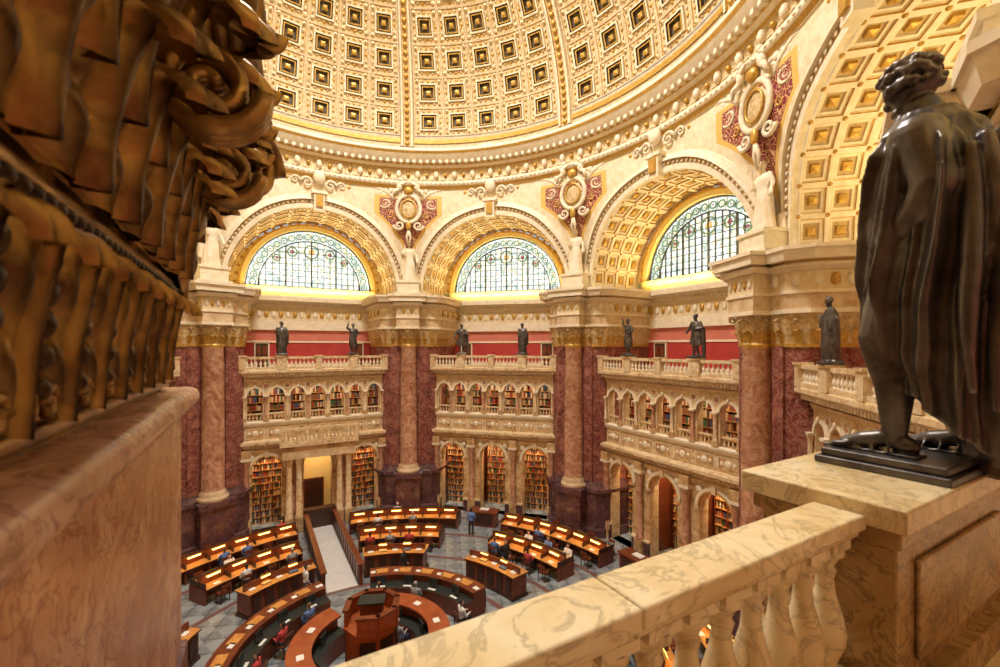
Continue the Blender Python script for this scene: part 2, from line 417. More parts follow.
def build_bay(portal=False):
    b=MB()
    arched_wall(b,-4.9,4.9,0,6.0,Y0,.7,LOW,SIENA,SIENA_N,16)
    arched_wall(b,-4.9,4.9,6.0,10.4,Y0,.5,UP,SIENA_N,SIENA_N,10)
    for a,c in ((-4.9,-4.05),(-2.25,-.95),(.95,2.25),(4.05,4.9)): b.box(a,c,Y0-.12,Y0,0,.85,BASE); b.box(a,c,Y0-.16,Y0,.85,.97,SIENA_N)
    for cx,hw,zb,zs in LOW:
        b.arch_ring(cx,zs,hw,hw+.08,Y0-.11,Y0,GOLD,16); b.arch_ring(cx,zs,hw+.08,hw+.24,Y0-.09,Y0,PALE,16)
        b.box(cx-.12,cx+.12,Y0-.2,Y0,zs+hw-.05,zs+hw+.38,ENT)
        for q in (-1,1):
            b.box(cx+q*(hw+.1)-.14,cx+q*(hw+.1)+.14,Y0-.1,Y0,zs-.18,zs,ENT)
            b.ball((cx+q*(hw+.02),Y0-.05,zs+hw-.02),(.2,.07,.2),PALE,8,5)
    for x in (-1.58,1.58,-4.35,4.35):
        b.box(x-.27,x+.27,Y0-.36,Y0,.0,.95,SIENA)
        b.lathe([(.24,.95),(.24,1.05),(.19,1.12),(.18,4.2),(.2,4.3),(.2,4.45),(.3,4.85)],x,Y0-.16,COLM,12)
        b.box(x-.3,x+.3,Y0-.42,Y0,4.85,5.0,PALE)
        b.box(x-.27,x+.27,Y0-.38,Y0,5.0,5.5,SIENA)
    b.profx([(Y0,5.2),(Y0-.1,5.2),(Y0-.1,5.45),(Y0,5.45)],-4.9,4.9,ENT)
    b.profx([(Y0,5.5),(Y0-.12,5.55),(Y0-.3,5.8),(Y0-.42,5.85),(Y0-.42,6.02),(Y0-.1,6.1),(Y0,6.1)],-4.9,4.9,SIENA_N)
    for i in range(40): x=-4.75+i*9.5/39; b.box(x-.06,x+.06,Y0-.3,Y0-.1,5.66,5.79,ENT)
    for i in range(7):
        x=-3.84+1.28*i
        b.box(x-.5,x+.5,Y0-.05,Y0,6.25,6.85,SIENA); b.box(x-.55,x+.55,Y0-.03,Y0,6.2,6.9,PALE)
        b.ball((x,Y0-.05,6.55),(.2,.07,.2),PALE,10,6)
        for q in (-1,1): b.ball((x+q*.33,Y0-.05,6.55),(.1,.05,.12),PALE,8,5)
    b.profx([(Y0,6.98),(Y0-.12,7.05),(Y0-.18,7.2),(Y0-.18,7.3),(Y0,7.35)],-4.9,4.9,PALE)
    for cx,hw,zb,zs in UP:
        b.arch_ring(cx,zs,hw,hw+.13,Y0-.07,Y0,PALE,12)
        b.box(cx-hw,cx+hw,Y0+.1,Y0+.24,7.75,7.84,SIENA_N)
        for k in range(4):
            xx=cx-hw+.12+k*(2*hw-.24)/3
            b.lathe([(.03,7.35),(.06,7.5),(.025,7.65),(.04,7.75)],xx,Y0+.17,SIENA_N,6)
        b.ball((cx,Y0-.1,zs+hw+.12),(.07,.07,.12),PALE,8,5)
    for i in range(8):
        x=-4.48+1.28*i
        b.box(x-.16,x+.16,Y0-.2,Y0,7.35,7.6,SIENA)
        b.lathe([(.13,7.6),(.13,7.66),(.10,7.7),(.09,8.7),(.10,8.75),(.16,8.95)],x,Y0-.1,COLM if i%2 else ENT,10)
        b.box(x-.17,x+.17,Y0-.24,Y0,8.95,9.05,PALE)
    for i in range(6):
        x=-3.2+1.28*i; b.ball((x,Y0-.03,9.65),(.15,.05,.15),COLM,10,6); b.arch_ring(x,9.65,.15,.2,Y0-.05,Y0,PALE,12,0,2*pi)
    b.profx([(Y0,9.95),(Y0-.08,9.95),(Y0-.08,10.05),(Y0-.14,10.1),(Y0-.14,10.15),(Y0,10.15)],-4.9,4.9,ENT)
    b.profx([(Y0+.2,10.2),(Y0-.15,10.2),(Y0-.22,10.35),(-.16,10.5),(-.2,10.55),(-.2,10.7),(-.12,10.75),(Y0+.3,10.75)],-4.9,4.9,SIENA_N)
    for i in range(52): x=-4.8+i*9.6/51; b.box(x-.05,x+.05,-.02,Y0-.05,10.28,10.46,PALE)
    b.box(-5.1,5.1,Y0+.1,4.3,10.4,10.7,ENT)
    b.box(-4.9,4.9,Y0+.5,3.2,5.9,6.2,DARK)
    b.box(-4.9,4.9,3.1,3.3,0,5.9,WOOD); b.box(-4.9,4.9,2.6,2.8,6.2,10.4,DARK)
    for x in (-1.58,1.58): b.box(x-.3,x+.3,Y0+.7,3.2,0,5.9,WOOD)
    if portal: b.box(-1.2,1.2,2.95,3.05,0,5.9,YEL); b.box(-.7,.7,2.86,2.95,0,2.4,WOOD); b.box(-.6,.6,2.84,2.9,.1,2.3,DKWOOD)
    yb=4.2
    b.quad((-7,yb,10.7),(7,yb,10.7),(7,yb,12.6),(-7,yb,12.6),REDW)
    b.quad((-7,yb,12.6),(7,yb,12.6),(7,yb,13.5),(-7,yb,13.5),PINK)
    b.box(-7,7,yb-.06,yb,12.55,12.68,PALE); b.box(-7,7,yb-.08,yb,10.7,10.95,PALE)
    b.box(-7,7,yb-.2,yb,13.5,14.2,PALE); b.box(-7,7,yb-.15,yb,14.2,15.1,CREAM)
    b.profx([(yb,15.1),(yb-.2,15.1),(yb-.25,15.35),(yb-.55,15.6),(yb-.8,15.65),(yb-.8,15.95),(yb-.7,16.05),(yb,16.05)],-7,7,PALE)
    for i in range(70): x=-6+i*12/69; b.box(x-.05,x+.05,yb-.45,yb-.2,15.25,15.42,PALE)
    for i in range(24): x=-5.5+i*11/23; b.ball((x,yb-.17,14.65),(.16,.06,.26),GOLD if i%2 else PALE,8,5)
    NV=15; NY=4
    def V(th,y,h): 
        r=RA-h
        x=r*cos(th); z=ZS+r*sin(th)
        w=warp(x,z)
        yy=w[1]+(yb-w[1])*y
        f=1-y
        return (x*(1-f)+w[0]*f, yy, z)
    vp=[(1.0,.0,PALE),(.82,.0,PALE),(.80,-.05,GOLD),(.76,-.05,GOLD),(.74,-.10,PALE),(.56,-.10,PALE),(.54,-.18,PALE),(.30,-.18,COFBR),(.26,-.06,GOLD),(.0,-.02,GOLD)]
    for i in range(NV):
        for j in range(NY):
            t0,t1=pi*i/NV,pi*(i+1)/NV; y0,y1=.04+.96*j/NY,.04+.96*(j+1)/NY
            tm,ym=(t0+t1)/2,(y0+y1)/2
            def ringp(s,h): return [V(tm+s*q*(t1-t0)/2,ym+s*p*(y1-y0)/2,h) for q,p in ((-1,-1),(1,-1),(1,1),(-1,1))]
            prev=ringp(vp[0][0],vp[0][1])
            for s,h,mt in vp[1:]:
                cur=ringp(max(s,.001),h)
                for k in range(4): b.quad(prev[k],prev[(k+1)%4],cur[(k+1)%4],cur[k],mt)
                prev=cur
            b.ball(V(t0,y0,.0),.09,GOLD,6,4)
    for i in range(44):
        t0,t1=pi*i/44,pi*(i+1)/44
        b.quad(V(t0,0,0),V(t1,0,0),V(t1,.04,0),V(t0,.04,0),PALE)
    for q in (-1,1): b.quad((q*RA,0,15.9),(q*RA,yb,15.9),(q*RA,yb,ZS),(q*RA,0,ZS),PALE); b.quad((q*7,-.1,15.9),(q*4.6,-.1,15.9),(q*4.6,yb,15.9),(q*7,yb,15.9),PALE)
    RW=4.5; zw=16.75
    n=40
    for i in range(n):
        a0,a1=pi*i/n,pi*(i+1)/n
        b.quad((RW*cos(a0),yb,zw+RW*sin(a0)),(RW*cos(a1),yb,zw+RW*sin(a1)),(5.7*cos(a1),yb,15.9+5.7*sin(a1)),(5.7*cos(a0),yb,15.9+5.7*sin(a0)),YEL)
    b.quad((-5.7,yb,15.9),(5.7,yb,15.9),(5.7,yb,zw),(-5.7,yb,zw),YEL)
    b.arch_ring(0,zw,RW,RW+.3,yb-.2,yb+.3,YEL,36); b.arch_ring(0,zw,RW+.3,RW+.42,yb-.28,yb,GOLD,36)
    b.box(-RW-.3,RW+.3,yb-.3,yb+.2,zw-.35,zw,YEL)
    for i in range(26):
        a=pi*(i+.5)/26; b.ball(((RW+.62)*cos(a),yb-.03,zw-.1+(RW+.62)*sin(a)),(.12,.05,.12),GOLD,8,5)
    xs=[-HS,-6.2,-5.9,-5.65]+[-RA*cos(pi*i/40) for i in range(41)]+[5.65,5.9,6.2,HS]
    rows=10
    for i in range(len(xs)-1):
        def col(x):
            zl=ZS+math.sqrt(max(0,RA*RA-x*x)) if abs(x)<RA else 15.9
            return [warp(x,zl+(ZR+.1-zl)*k/rows) for k in range(rows+1)]
        A,B=col(xs[i]),col(xs[i+1])
        b.add(A+B,[(k,rows+1+k,rows+2+k,k+1) for k in range(rows)],PEND,True)
    N=56
    def AR(r0,r1,d0,d1,mat):
        vs=[]
        for i in range(N+1):
            a=pi*i/N
            for r,d in ((r0,0),(r0,d0),(r1,d1),(r1,0)):
                x=r*cos(a); z=ZS+r*sin(a); vs.append(warp(x,z,d))
        fs=[(i*4+k,i*4+(k+1)%4,(i+1)*4+(k+1)%4,(i+1)*4+k) for i in range(N) for k in range(3)]
        b.add(vs,fs,mat)
    AR(RA,RA+.28,.12,.12,PALE); AR(RA+.28,RA+.55,.10,.10,GOLDORN); AR(RA+.55,RA+.72,.3,.22,PALE); AR(RA+.72,RA+.92,.12,.06,PALE)
    for i in range(60):
        a=pi*(i+.5)/60; p=warp((RA+.415)*cos(a),ZS+(RA+.415)*sin(a),.14); b.ball(p,(.1,.05,.1),PALE,6,4)
    b.box(-.35,.35,-.5,0,ZS+RA-.25,ZS+RA+.9,PALE); b.box(-.5,.5,-.6,0,ZS+RA+.9,ZS+RA+1.1,PALE)
    b.box(-.22,.22,-.62,0,ZS+RA+.0,ZS+RA+.75,GOLD)
    for q in (-1,1):
        spiral(b,(q*.75,-.2,ZR-.55),(q,0,0),(0,0,1),.4,1.4,.1,PALE,18,6)
        spiral(b,(q*1.5,-.15,ZR-.45),(-q,0,0),(0,0,1),.28,1.4,.08,PALE,18,6)
        for k in range(5): b.ball((q*(2.0+.35*k),-.1,ZR-.4-.02*k),(.14,.09,.16),PALE if k%2 else GOLD,8,5)
    b.ball((0,-.35,ZR-.15),(.4,.25,.45),PALE,12,8)
    if portal:
        for x in (-1.58,1.58):
            for dx in (-.3,.3):
                b.box(x+dx-.26,x+dx+.26,-.85,-.3,0,.95,SIENA)
                b.lathe([(.25,.95),(.25,1.05),(.2,1.12),(.18,4.25),(.2,4.4),(.3,4.85)],x+dx,-.58,SIENA_N,14)
        b.box(-2.3,2.3,-.95,Y0,4.85,5.35,ENT); b.box(-2.45,2.45,-1.1,Y0,5.7,5.95,SIENA_N); b.box(-2.3,2.3,-.95,Y0,5.35,5.7,SIENA)
        b.box(-2.4,2.4,-1.05,-.87,5.95,6.1,SIENA_N); b.box(-2.4,2.4,-1.05,-.87,6.75,6.9,SIENA_N)
        for i in range(18): b.lathe([(.04,6.1),(.08,6.3),(.035,6.6),(.06,6.75)],-2.2+i*4.4/17,-.96,SIENA_N,6)
        for x in (-2.35,2.35,0): b.box(x-.12,x+.12,-1.08,-.84,5.95,6.95,SIENA_N)
    return b
def baluster_prof(z0,z1,r):
    h=z1-z0
    return [(r*.95,z0),(r*.95,z0+.06*h),(r*.6,z0+.09*h),(r*.55,z0+.13*h),(r*.95,z0+.28*h),(r*1.0,z0+.36*h),(r*.85,z0+.48*h),(r*.5,z0+.66*h),(r*.42,z0+.76*h),(r*.55,z0+.82*h),(r*.42,z0+.85*h),(r*.65,z0+.92*h),(r*.9,z0+.95*h),(r*.9,z1)]
def build_balustrade():
    b=MB()
    b.box(-4.7,4.7,-.12,.16,10.75,10.92,SIENA_N); b.box(-4.7,4.7,-.12,.17,11.45,11.6,SIENA_N)
    for x in (-4.55,-2.3,0,2.3,4.55):
        w=.3 if abs(x) in (2.3,) else .2
        b.box(x-w,x+w,-.2,.26,10.75,11.6,SIENA_N); b.box(x-w-.05,x+w+.05,-.25,.31,11.58,11.68,SIENA_N)
    for i in range(34):
        x=-4.3+i*8.6/33
        if min(abs(x-q) for q in (-2.3,0,2.3))<.28: continue
        b.lathe(baluster_prof(10.92,11.45,.085),x,.02,PALE,8)
    return b
def build_window():
    b=MB(); RW=4.5
    n=36
    vs=[(0,.12,0)]+[(RW*cos(pi*i/n),.12,RW*sin(pi*i/n)) for i in range(n+1)]
    b.add(vs,[(0,i+1,i+2) for i in range(n)],GLASS)
    for r in (RW-.06,RW-.85): b.arch_ring(0,0,r-.035,r+.035,-.02,.1,IRON,36)
    ri=RW-.85
    for i in range(-8,9):
        x=i*.45
        if abs(x)<ri: h=math.sqrt(ri*ri-x*x); w=.05 if i%4==0 else .02; b.box(x-w,x+w,-.02,.1,0,h,IRON)
    for z in (.45,.9,1.35,1.8,2.25,2.7,3.15):
        h=math.sqrt(ri*ri-z*z); b.box(-h,h,0,.09,z-.016,z+.016,IRON)
    b.box(-RW,RW,-.04,.12,0,.1,IRON)
    for i in range(22):
        a=pi*(i+.5)/22; r=RW-.48
        b.arch_ring(r*cos(a),r*sin(a),.17,.25,.0,.1,GREENG,10,0,2*pi)
        a2=pi*i/22; b.tube([((RW-.82)*cos(a2),.05,(RW-.82)*sin(a2)),((RW-.12)*cos(a2),.05,(RW-.12)*sin(a2))],.02,IRON,5)
        b.ball((r*cos(a),.06,r*sin(a)),(.07,.03,.07),GOLDG if i%2 else PURPG,8,5)
    for cx,r in ((0,.55),(-1.35,.38),(1.35,.38),(-2.4,.28),(2.4,.28)):
        zz=math.sqrt(ri*ri-cx*cx)-r-.25
        b.arch_ring(cx,zz,r-.10,r,.0,.1,GREENG,18,0,2*pi); b.ball((cx,.05,zz),(r*.45,.04,r*.45),PURPG if cx else GOLDG,10,6)
        for k in range(6):
            a=pi*2*k/6; b.ball((cx+(r+.05)*cos(a),.05,zz+(r+.05)*sin(a)),(.06,.03,.06),GOLDG,6,4)
    return b
def build_shelf(w=2.2,h=4.6,rows=10):
    b=MB(); rnd=random.Random(4)
    b.box(-w/2,w/2,.35,.4,0,h,DKWOOD)
    for x in (-w/2,-w/6,w/6,w/2): b.box(x-.03,x+.03,0,.38,0,h,WOOD)
    for j in range(rows+1): b.box(-w/2,w/2,0,.38,j*h/rows-.02,j*h/rows+.02,WOODT)
    for j in range(rows):
        x=-w/2+.05
        while x<w/2-.1:
            t=rnd.uniform(.03,.075)*(2 if w>5 else 1); hh=(h/rows)*rnd.uniform(.6,.88)
            if rnd.random()<.93: b.box(x,x+t*.92,.06,.3,j*h/rows+.02,j*h/rows+.02+hh,rnd.choice(BOOKS))
            x+=t
    b.box(-w/2-.06,w/2+.06,-.05,.42,h,h+.12,WOOD)
    return b
def build_door():
    b=MB(); b.box(-.62,.62,-.12,0,0,2.5,PALE); b.box(-.5,.5,-.14,-.02,0,2.35,DKWOOD)
    for x in (-.25,.25):
        for z in (.2,1.25): b.box(x-.18,x+.18,-.17,-.1,z,z+.9,WOOD)
    b.box(-.72,.72,-.2,0,2.5,2.65,PALE)
    return b
def ppoly(o,y1=4.2):
    w1=1.35+o; w2=1.95+o
    k=.414*(y1+.6)
    return [(-w1,-1.0-o),(w1,-1.0-o),(w2,-.6-o*.6),(w2+k,y1),(-w2-k,y1),(-w2,-.6-o*.6)]
def build_pier():
    b=MB(); cy=-1.2
    def lv(o0,z0,z1,m,o1=None):
        b.prism(ppoly(o0),z0,z1,m,ppoly(o1 if o1 is not None else o0))
    lv(.35,0,.5,BASE); lv(.35,.5,.62,BASE,.28); lv(.28,.62,2.75,BASE); lv(.28,2.75,2.9,BASE,.4); lv(.4,2.9,3.1,BASE); lv(.22,3.1,3.5,BASE,.05)
    lv(0,3.5,12.3,RED); lv(.06,12.25,12.4,GOLD)
    lv(.02,12.4,13.6,GOLDORN,.22); lv(.3,13.55,13.72,PALE)
    lv(.2,13.72,14.35,ENT); lv(.26,14.3,14.42,PALE); lv(.2,14.4,15.2,CREAM); lv(.24,15.15,15.3,PALE,.45); lv(.5,15.3,15.45,PALE); lv(.75,15.5,15.85,PALE,.85); lv(.5,15.4,15.6,GOLD); lv(.9,15.85,16.0,PALE)
    b.box(-.95,.95,-2.1,-.9,0,.5,BASE); b.box(-.88,.88,-2.02,-.9,.5,2.75,BASE); b.box(-1,1,-2.14,-.9,2.75,3.1,BASE)
    b.lathe([(.82,3.1),(.86,3.2),(.82,3.32),(.7,3.38),(.74,3.5),(.66,3.6),(.62,3.7),(.62,7),(.56,12.2),(.6,12.3),(.6,12.4),(.5,12.42),(.5,13.1),(.78,13.55)],0,cy,COLM,28,mats=[ENT]*6+[COLM]*2+[GOLD]*2+[GOLDORN]*3)
    b.box(-.85,.85,-2.05,-.9,13.55,13.72,PALE); b.box(-.8,.8,-2.0,-.9,13.72,14.35,ENT); b.box(-.85,.85,-2.06,-.9,14.3,14.42,PALE); b.box(-.8,.8,-2.0,-.9,14.4,15.2,CREAM)
    b.box(-1.0,1.0,-2.2,-.9,15.2,15.45,PALE); b.box(-1.25,1.25,-2.45,-.9,15.5,15.85,PALE); b.box(-1.35,1.35,-2.55,-.9,15.85,16.0,PALE)
    for q in (-1,1):
        b.box(q*1.0-.28,q*1.0+.28,-1.12,-.9,3.5,12.3,RED)
    for k in range(5): b.ball((-.6+.3*k,-2.02,14.8),(.1,.05,.2),GOLD if k%2 else PALE,8,5)
    for k in range(10):
        a=2*pi*k/10
        for z,hh,rr in ((12.42,.55,.5),(12.75,.7,.5)):
            aa=a+(0 if hh<.6 else pi/10); o=(cos(aa),sin(aa),0)
            if o[1]>.5: continue
            leaf(b,(rr*o[0],cy+rr*o[1],z),o,hh,.36,.42,GOLD if hh<.6 else GOLDORN,4,5)
    for q in (-1,1):
        spiral(b,(q*.72,cy-.6,13.42),(0,0,1),(q*.7,-.7,0),.17,1.3,.06,GOLDORN,14,6)
    P=ppoly(.03)
    for a,c in ((P[5],P[0]),(P[0],P[1]),(P[1],P[2]),(P[2],P[3]),(P[4],P[5])):
        A=Vector((*a,0)); C=Vector((*c,0)); d=C-A; L=d.length; n=max(1,int(L/.42)); o=d.normalized().cross(Vector((0,0,1)))
        for k in range(n):
            p=A+d*((k+.5)/n)
            if abs(p.x)<.6 and p.y<-.9: continue
            if p.y>1.2: continue
            for z,hh in ((12.42,.55),(12.8,.62)): leaf(b,(p.x,p.y,z),o,hh,.36,.35,GOLD if z<12.5 else GOLDORN,4,5)
        n=max(1,int(L/.25)); 
        for k in range(n):
            p=A+d*((k+.5)/n)+o*.36
            b.box(p.x-.06,p.x+.06,p.y-.06,p.y+.06,15.28,15.45,PALE)
        n=max(1,int(L/.5))
        for k in range(n):
            p=A+d*((k+.5)/n)+o*.2
            b.ball((p.x,p.y,14.8),(.17,.17,.25),GOLD if k%2 else PALE,8,5)
    b.box(-.95,.95,-1.6,.3,16.0,16.25,PALE); b.box(-.75,.75,-1.5,.2,16.25,16.95,PALE); b.box(-.85,.85,-1.58,.25,16.95,17.1,PALE)
    b.box(-.7,.7,-.5,.4,16.9,17.8,CREAM)
    return b
def build_cartouche():
    b=MB()
    n=24
    pts=[(.75*cos(2*pi*i/n),-.25,.95*sin(2*pi*i/n)) for i in range(n)]
    b.tube(pts,.13,PALE,8,True); b.ball((0,-.12,0),(.68,.2,.88),GOLDORN,16,10)
    pts=[(.45*cos(2*pi*i/n),-.33,.6*sin(2*pi*i/n)) for i in range(n)]
    b.tube(pts,.05,GOLD,6,True)
    for q in (-1,1):
        spiral(b,(q*.85,-.25,.95),(q,0,0),(0,0,1),.42,1.5,.13,PALE,22,7)
        spiral(b,(q*.6,-.2,-1.15),(q,0,0),(0,0,-1),.34,1.4,.1,PALE,22,7)
        b.tube([(q*.9,-.2,.6),(q*1.3,-.25,1.1),(q*1.9,-.35,1.35),(q*2.6,-.4,1.25)],[.12,.15,.12,.05],PALE,8)
        for k in range(5): b.ball((q*(1.1+.32*k),-.3,1.25-.04*k*k),(.16,.12,.2),PALE,8,5)
        spiral(b,(q*1.45,-.3,.35),(q,0,0),(0,0,-1),.38,1.6,.07,PALE,22,6)
        spiral(b,(q*1.15,-.2,-.45),(q,0,0),(0,0,1),.26,1.5,.055,GOLD,18,6)
        b.ball((q*.55,-.45,1.5),(.2,.18,.32),PALE,10,8); b.ball((q*.5,-.5,1.93),.15,PALE,10,8)
        b.tube([(q*.6,-.45,1.3),(q*.85,-.6,1.1),(q*.9,-.55,.75)],[.13,.11,.07],PALE,8)
        b.tube([(q*.6,-.45,1.65),(q*.35,-.6,1.6),(q*.12,-.6,1.8)],[.09,.07,.05],PALE,8)
        b.tube([(q*.72,-.3,1.65),(q*1.05,-.2,2.0),(q*1.2,-.15,1.75)],[.1,.12,.03],PALE,8)
    b.ball((0,-.4,1.25),(.3,.2,.28),GOLD,12,8); b.ball((0,-.3,-1.2),(.18,.15,.35),GOLD,10,6)
    for q in (-1,1): b.tube([(0,-.25,-1.5),(q*.12,-.2,-2.0),(0,-.15,-2.6)],[.1,.08,.03],PALE,6)
    return b

# ------------------------------------------------------------ place the octagon
def rz_for(phi): return -rad(phi)
def pos(phi,r,z=0): return (r*sin(rad(phi)),r*cos(rad(phi)),z)
bay_me=build_bay().mesh('gallery_bay'); bayp_me=build_bay(True).mesh('gallery_bay_portal')
bal_me=build_balustrade().mesh('balustrade'); win_me=build_window().mesh('lunette_window')
shelf_me=build_shelf().mesh('bookshelf'); shelfu_me=build_shelf(9.0,3.2,6).mesh('bookcase_upper'); door_me=build_door().mesh('gallery_door')
pier_me=build_pier().mesh('marble_pier'); cart_me=build_cartouche().mesh('plaster_cartouche')
SIDES={-22.5:'north_northwest',22.5:'north_northeast',67.5:'east_northeast',112.5:'east_southeast',157.5:'south_southeast',-157.5:'south_southwest',-112.5:'west_southwest',-67.5:'west_northwest'}
def bw(phi,x,y,z):
    a=rad(phi); ex=(cos(a),-sin(a)); ey=(sin(a),cos(a))
    return (ex[0]*x+ey[0]*(y+AP),ex[1]*x+ey[1]*(y+AP),z)
def area(name,loc,rot,sx,sy,power,col):
    l=bpy.data.lights.new(name,'AREA'); l.shape='RECTANGLE'; l.size=sx; l.size_y=sy; l.energy=power; l.color=col
    o=bpy.data.objects.new(name,l); COL.objects.link(o); o.location=loc; o.rotation_euler=rot; return o
wi=0; fi=0
for phi,side in SIDES.items():
    place(bayp_me if phi in(-22.5,) else bay_me,'wall_'+side,bw(phi,0,0,0),rz_for(phi))
    wi+=1; place(win_me,'window_%d'%wi,bw(phi,0,4.3,16.75),rz_for(phi))
    near=phi==157.5
    if not near: place(bal_me,'gallery_balustrade',bw(phi,0,0,0),rz_for(phi))
    if not near and abs(phi)<150:
        for x in (-2.3,2.3):
            place(FIGS[fi%3],'bronze_statue',bw(phi,x,.03,11.74),rz_for(phi)+random.uniform(-.3,.3),sc=(1.1,)*3); fi+=1
    for x in (-3.15,3.15): place(shelf_me,'bookshelf',bw(phi,x,1.9,0),rz_for(phi))
    if phi not in (-22.5,): place(shelf_me,'bookshelf',bw(phi,0,2.5,0),rz_for(phi))
    place(shelfu_me,'bookcase',bw(phi,0,2.15,6.2),rz_for(phi))
    for i,x in enumerate((-3.4,3.4)): place(door_me,'door_%d'%(wi*2+i),bw(phi,x,4.2,10.7),rz_for(phi),sc=(.8,1,.75))
    area('cove_light',bw(phi,0,3.55,16.15),(pi,0,rz_for(phi)),8.5,.35,430,(1,.76,.32))
    area('alcove_light',bw(phi,0,1.3,5.8),(0,0,rz_for(phi)),8.5,.4,620,(1,.68,.36))
    area('arcade_light',bw(phi,0,1.2,10.3),(0,0,rz_for(phi)),8.5,.4,150,(1,.75,.52))
for k in range(-3,4):
    phi=45*k
    place(pier_me,'marble_pier',pos(phi,R),rz_for(phi))
    place(PFIG,'plaster_statue',pos(phi,R+1.0-1.9,17.1),rz_for(phi),sc=(1.5,1.5,1.5))
for k in range(-3,5):
    place(cart_me,'plaster_cartouche',pos(45*k,AP+.25,22.4),rz_for(45*k),sc=(1.15,1,1.05))

b=MB(); b.lathe([(0.01,0),(19,0)],0,0,FLOORM,64,smooth=False); b.lathe([(19,0),(19,-.3),(.01,-.3)],0,0,FLOORM,64); b.obj('floor')

b=MB()
prof=[(16.4,23.85),(15.62,23.85),(15.5,24.05),(15.4,24.1),(15.4,24.35),(15.55,24.4),(15.55,25.25),(15.4,25.3),(15.2,25.45),(15.15,25.6),(14.75,25.8),(14.7,26.1),(14.55,26.2),(14.55,26.4),(14.9,26.5),(15.2,26.5)]
b.lathe(prof,0,0,PALE,144,mats=[PALE,GOLD,PALE,PALE,GOLD,GOLDORN,GOLD,PALE,GOLD,PALE,PALE,GOLD,PALE,PALE,PALE])
for i in range(200):
    a=2*pi*i/200; M=Matrix.Rotation(a,4,'Z'); b.box(14.85,15.2,-.1,.1,25.5,25.72,PALE,M)
for i in range(144):
    a=2*pi*i/144; c=(15.48*cos(a),15.48*sin(a),24.83); b.ball(c,(.2,.2,.3) if i%2 else (.14,.14,.14),PALE if i%2 else GOLD,8,5)
    a2=a+pi/144; b.tube([(15.45*cos(a2),15.45*sin(a2),24.5),(15.4*cos(a),15.4*sin(a),24.45)],.05,PALE,5)
for i in range(288):
    a=2*pi*i/288; b.ball((15.4*cos(a),15.4*sin(a),24.22),.08,PALE,6,4)
b.obj('cornice_ring')
RD=14.75; HD=13.4; ZD=26.5
def D(az,ph,h): 
    r=(RD-h)*cos(ph); return (r*sin(az),r*cos(az),ZD+(HD-h)*sin(ph))
b=MB()
NC,NR=5,8; ph0=rad(3.5); dph=rad(8.1); ribw=rad(2.0)
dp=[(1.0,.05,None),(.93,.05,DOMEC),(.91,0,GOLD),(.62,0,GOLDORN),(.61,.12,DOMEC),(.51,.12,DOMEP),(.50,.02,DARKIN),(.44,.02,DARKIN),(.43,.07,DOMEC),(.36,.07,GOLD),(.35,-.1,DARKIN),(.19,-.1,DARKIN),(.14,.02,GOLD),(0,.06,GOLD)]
for s in range(8):
    A0=rad(45*s)+ribw; A1=rad(45*(s+1))-ribw
    for i in range(NC):
        for j in range(NR):
            a0=A0+(A1-A0)*i/NC; a1=A0+(A1-A0)*(i+1)/NC; p0=ph0+dph*j; p1=p0+dph
            am,pm=(a0+a1)/2,(p0+p1)/2
            ring=lambda sc,h:[D(am+q*sc*(a1-a0)/2,pm+p*sc*(p1-p0)/2,h) for q,p in ((-1,-1),(0,-1),(1,-1),(1,0),(1,1),(0,1),(-1,1),(-1,0))]
            prev=ring(1,.05)
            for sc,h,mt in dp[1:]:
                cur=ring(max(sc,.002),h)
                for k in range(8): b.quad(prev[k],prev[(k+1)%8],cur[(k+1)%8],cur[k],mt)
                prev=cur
            for q in (-1,0,1):
                for p in (-1,0,1):
                    if q==0 and p==0: continue
                    corner=q and p
                    b.ball(D(am+q*.76*(a1-a0)/2,pm+p*.76*(p1-p0)/2,0),.13 if corner else .09,DOMEP if corner else GOLD,6,4)
                    if corner: b.ball(D(am+q*.76*(a1-a0)/2,pm+p*.76*(p1-p0)/2,.12),.05,GOLD,6,4)
            for q in (-1,1):
                for t in (-.38,.38):
                    b.ball(D(am+q*.76*(a1-a0)/2,pm+t*(p1-p0)/2,0),(.07,.07,.14),DOMEC,6,4)
                    b.ball(D(am+t*(a1-a0)/2,pm+q*.76*(p1-p0)/2,0),(.1,.1,.06),DOMEC,6,4)
    for i in range(12):
        a0=rad(45*s)+rad(45)*i/12; a1=a0+rad(45)/12
        b.quad(D(a0,0,.0),D(a1,0,.0),D(a1,ph0,.0),D(a0,ph0,.0),DOMEC)
        b.quad(D(a0,rad(1.2),.08),D(a1,rad(1.2),.08),D(a1,rad(2.4),.08),D(a0,rad(2.4),.08),GOLD)
        pt=ph0+dph*NR; b.quad(D(a0,pt,.2),D(a1,pt,.2),D(a1,pt+rad(3),.2),D(a0,pt+rad(3),.2),GOLDORN)
        b.quad(D(a0,pt,.0),D(a1,pt,.0),D(a1,pt,.2),D(a0,pt,.2),DOMEC)
    c=rad(45*s); M_=36
    for j in range(M_):
        p0=(ph0+dph*NR)*j/M_; p1=(ph0+dph*NR)*(j+1)/M_
        for a,bb,h0,h1,mt in ((-1,-.8,0,.22,DOMEC),(-.8,-.55,.22,.22,DOMEP),(-.55,-.5,.22,.1,GOLD),(-.5,.5,.1,.1,COFBR),(.5,.55,.1,.22,GOLD),(.55,.8,.22,.22,DOMEP),(.8,1,.22,0,DOMEC)):
            b.quad(D(c+a*ribw,p0,h0),D(c+bb*ribw,p0,h1),D(c+bb*ribw,p1,h1),D(c+a*ribw,p1,h0),mt)
        b.ball(D(c,(p0+p1)/2,.12),(.16,.16,.16),GOLD,8,5)
b.obj('dome')
b=MB(); pt=ph0+dph*NR+rad(3); r0=(RD-.2)*cos(pt); z0=ZD+(HD-.2)*sin(pt)
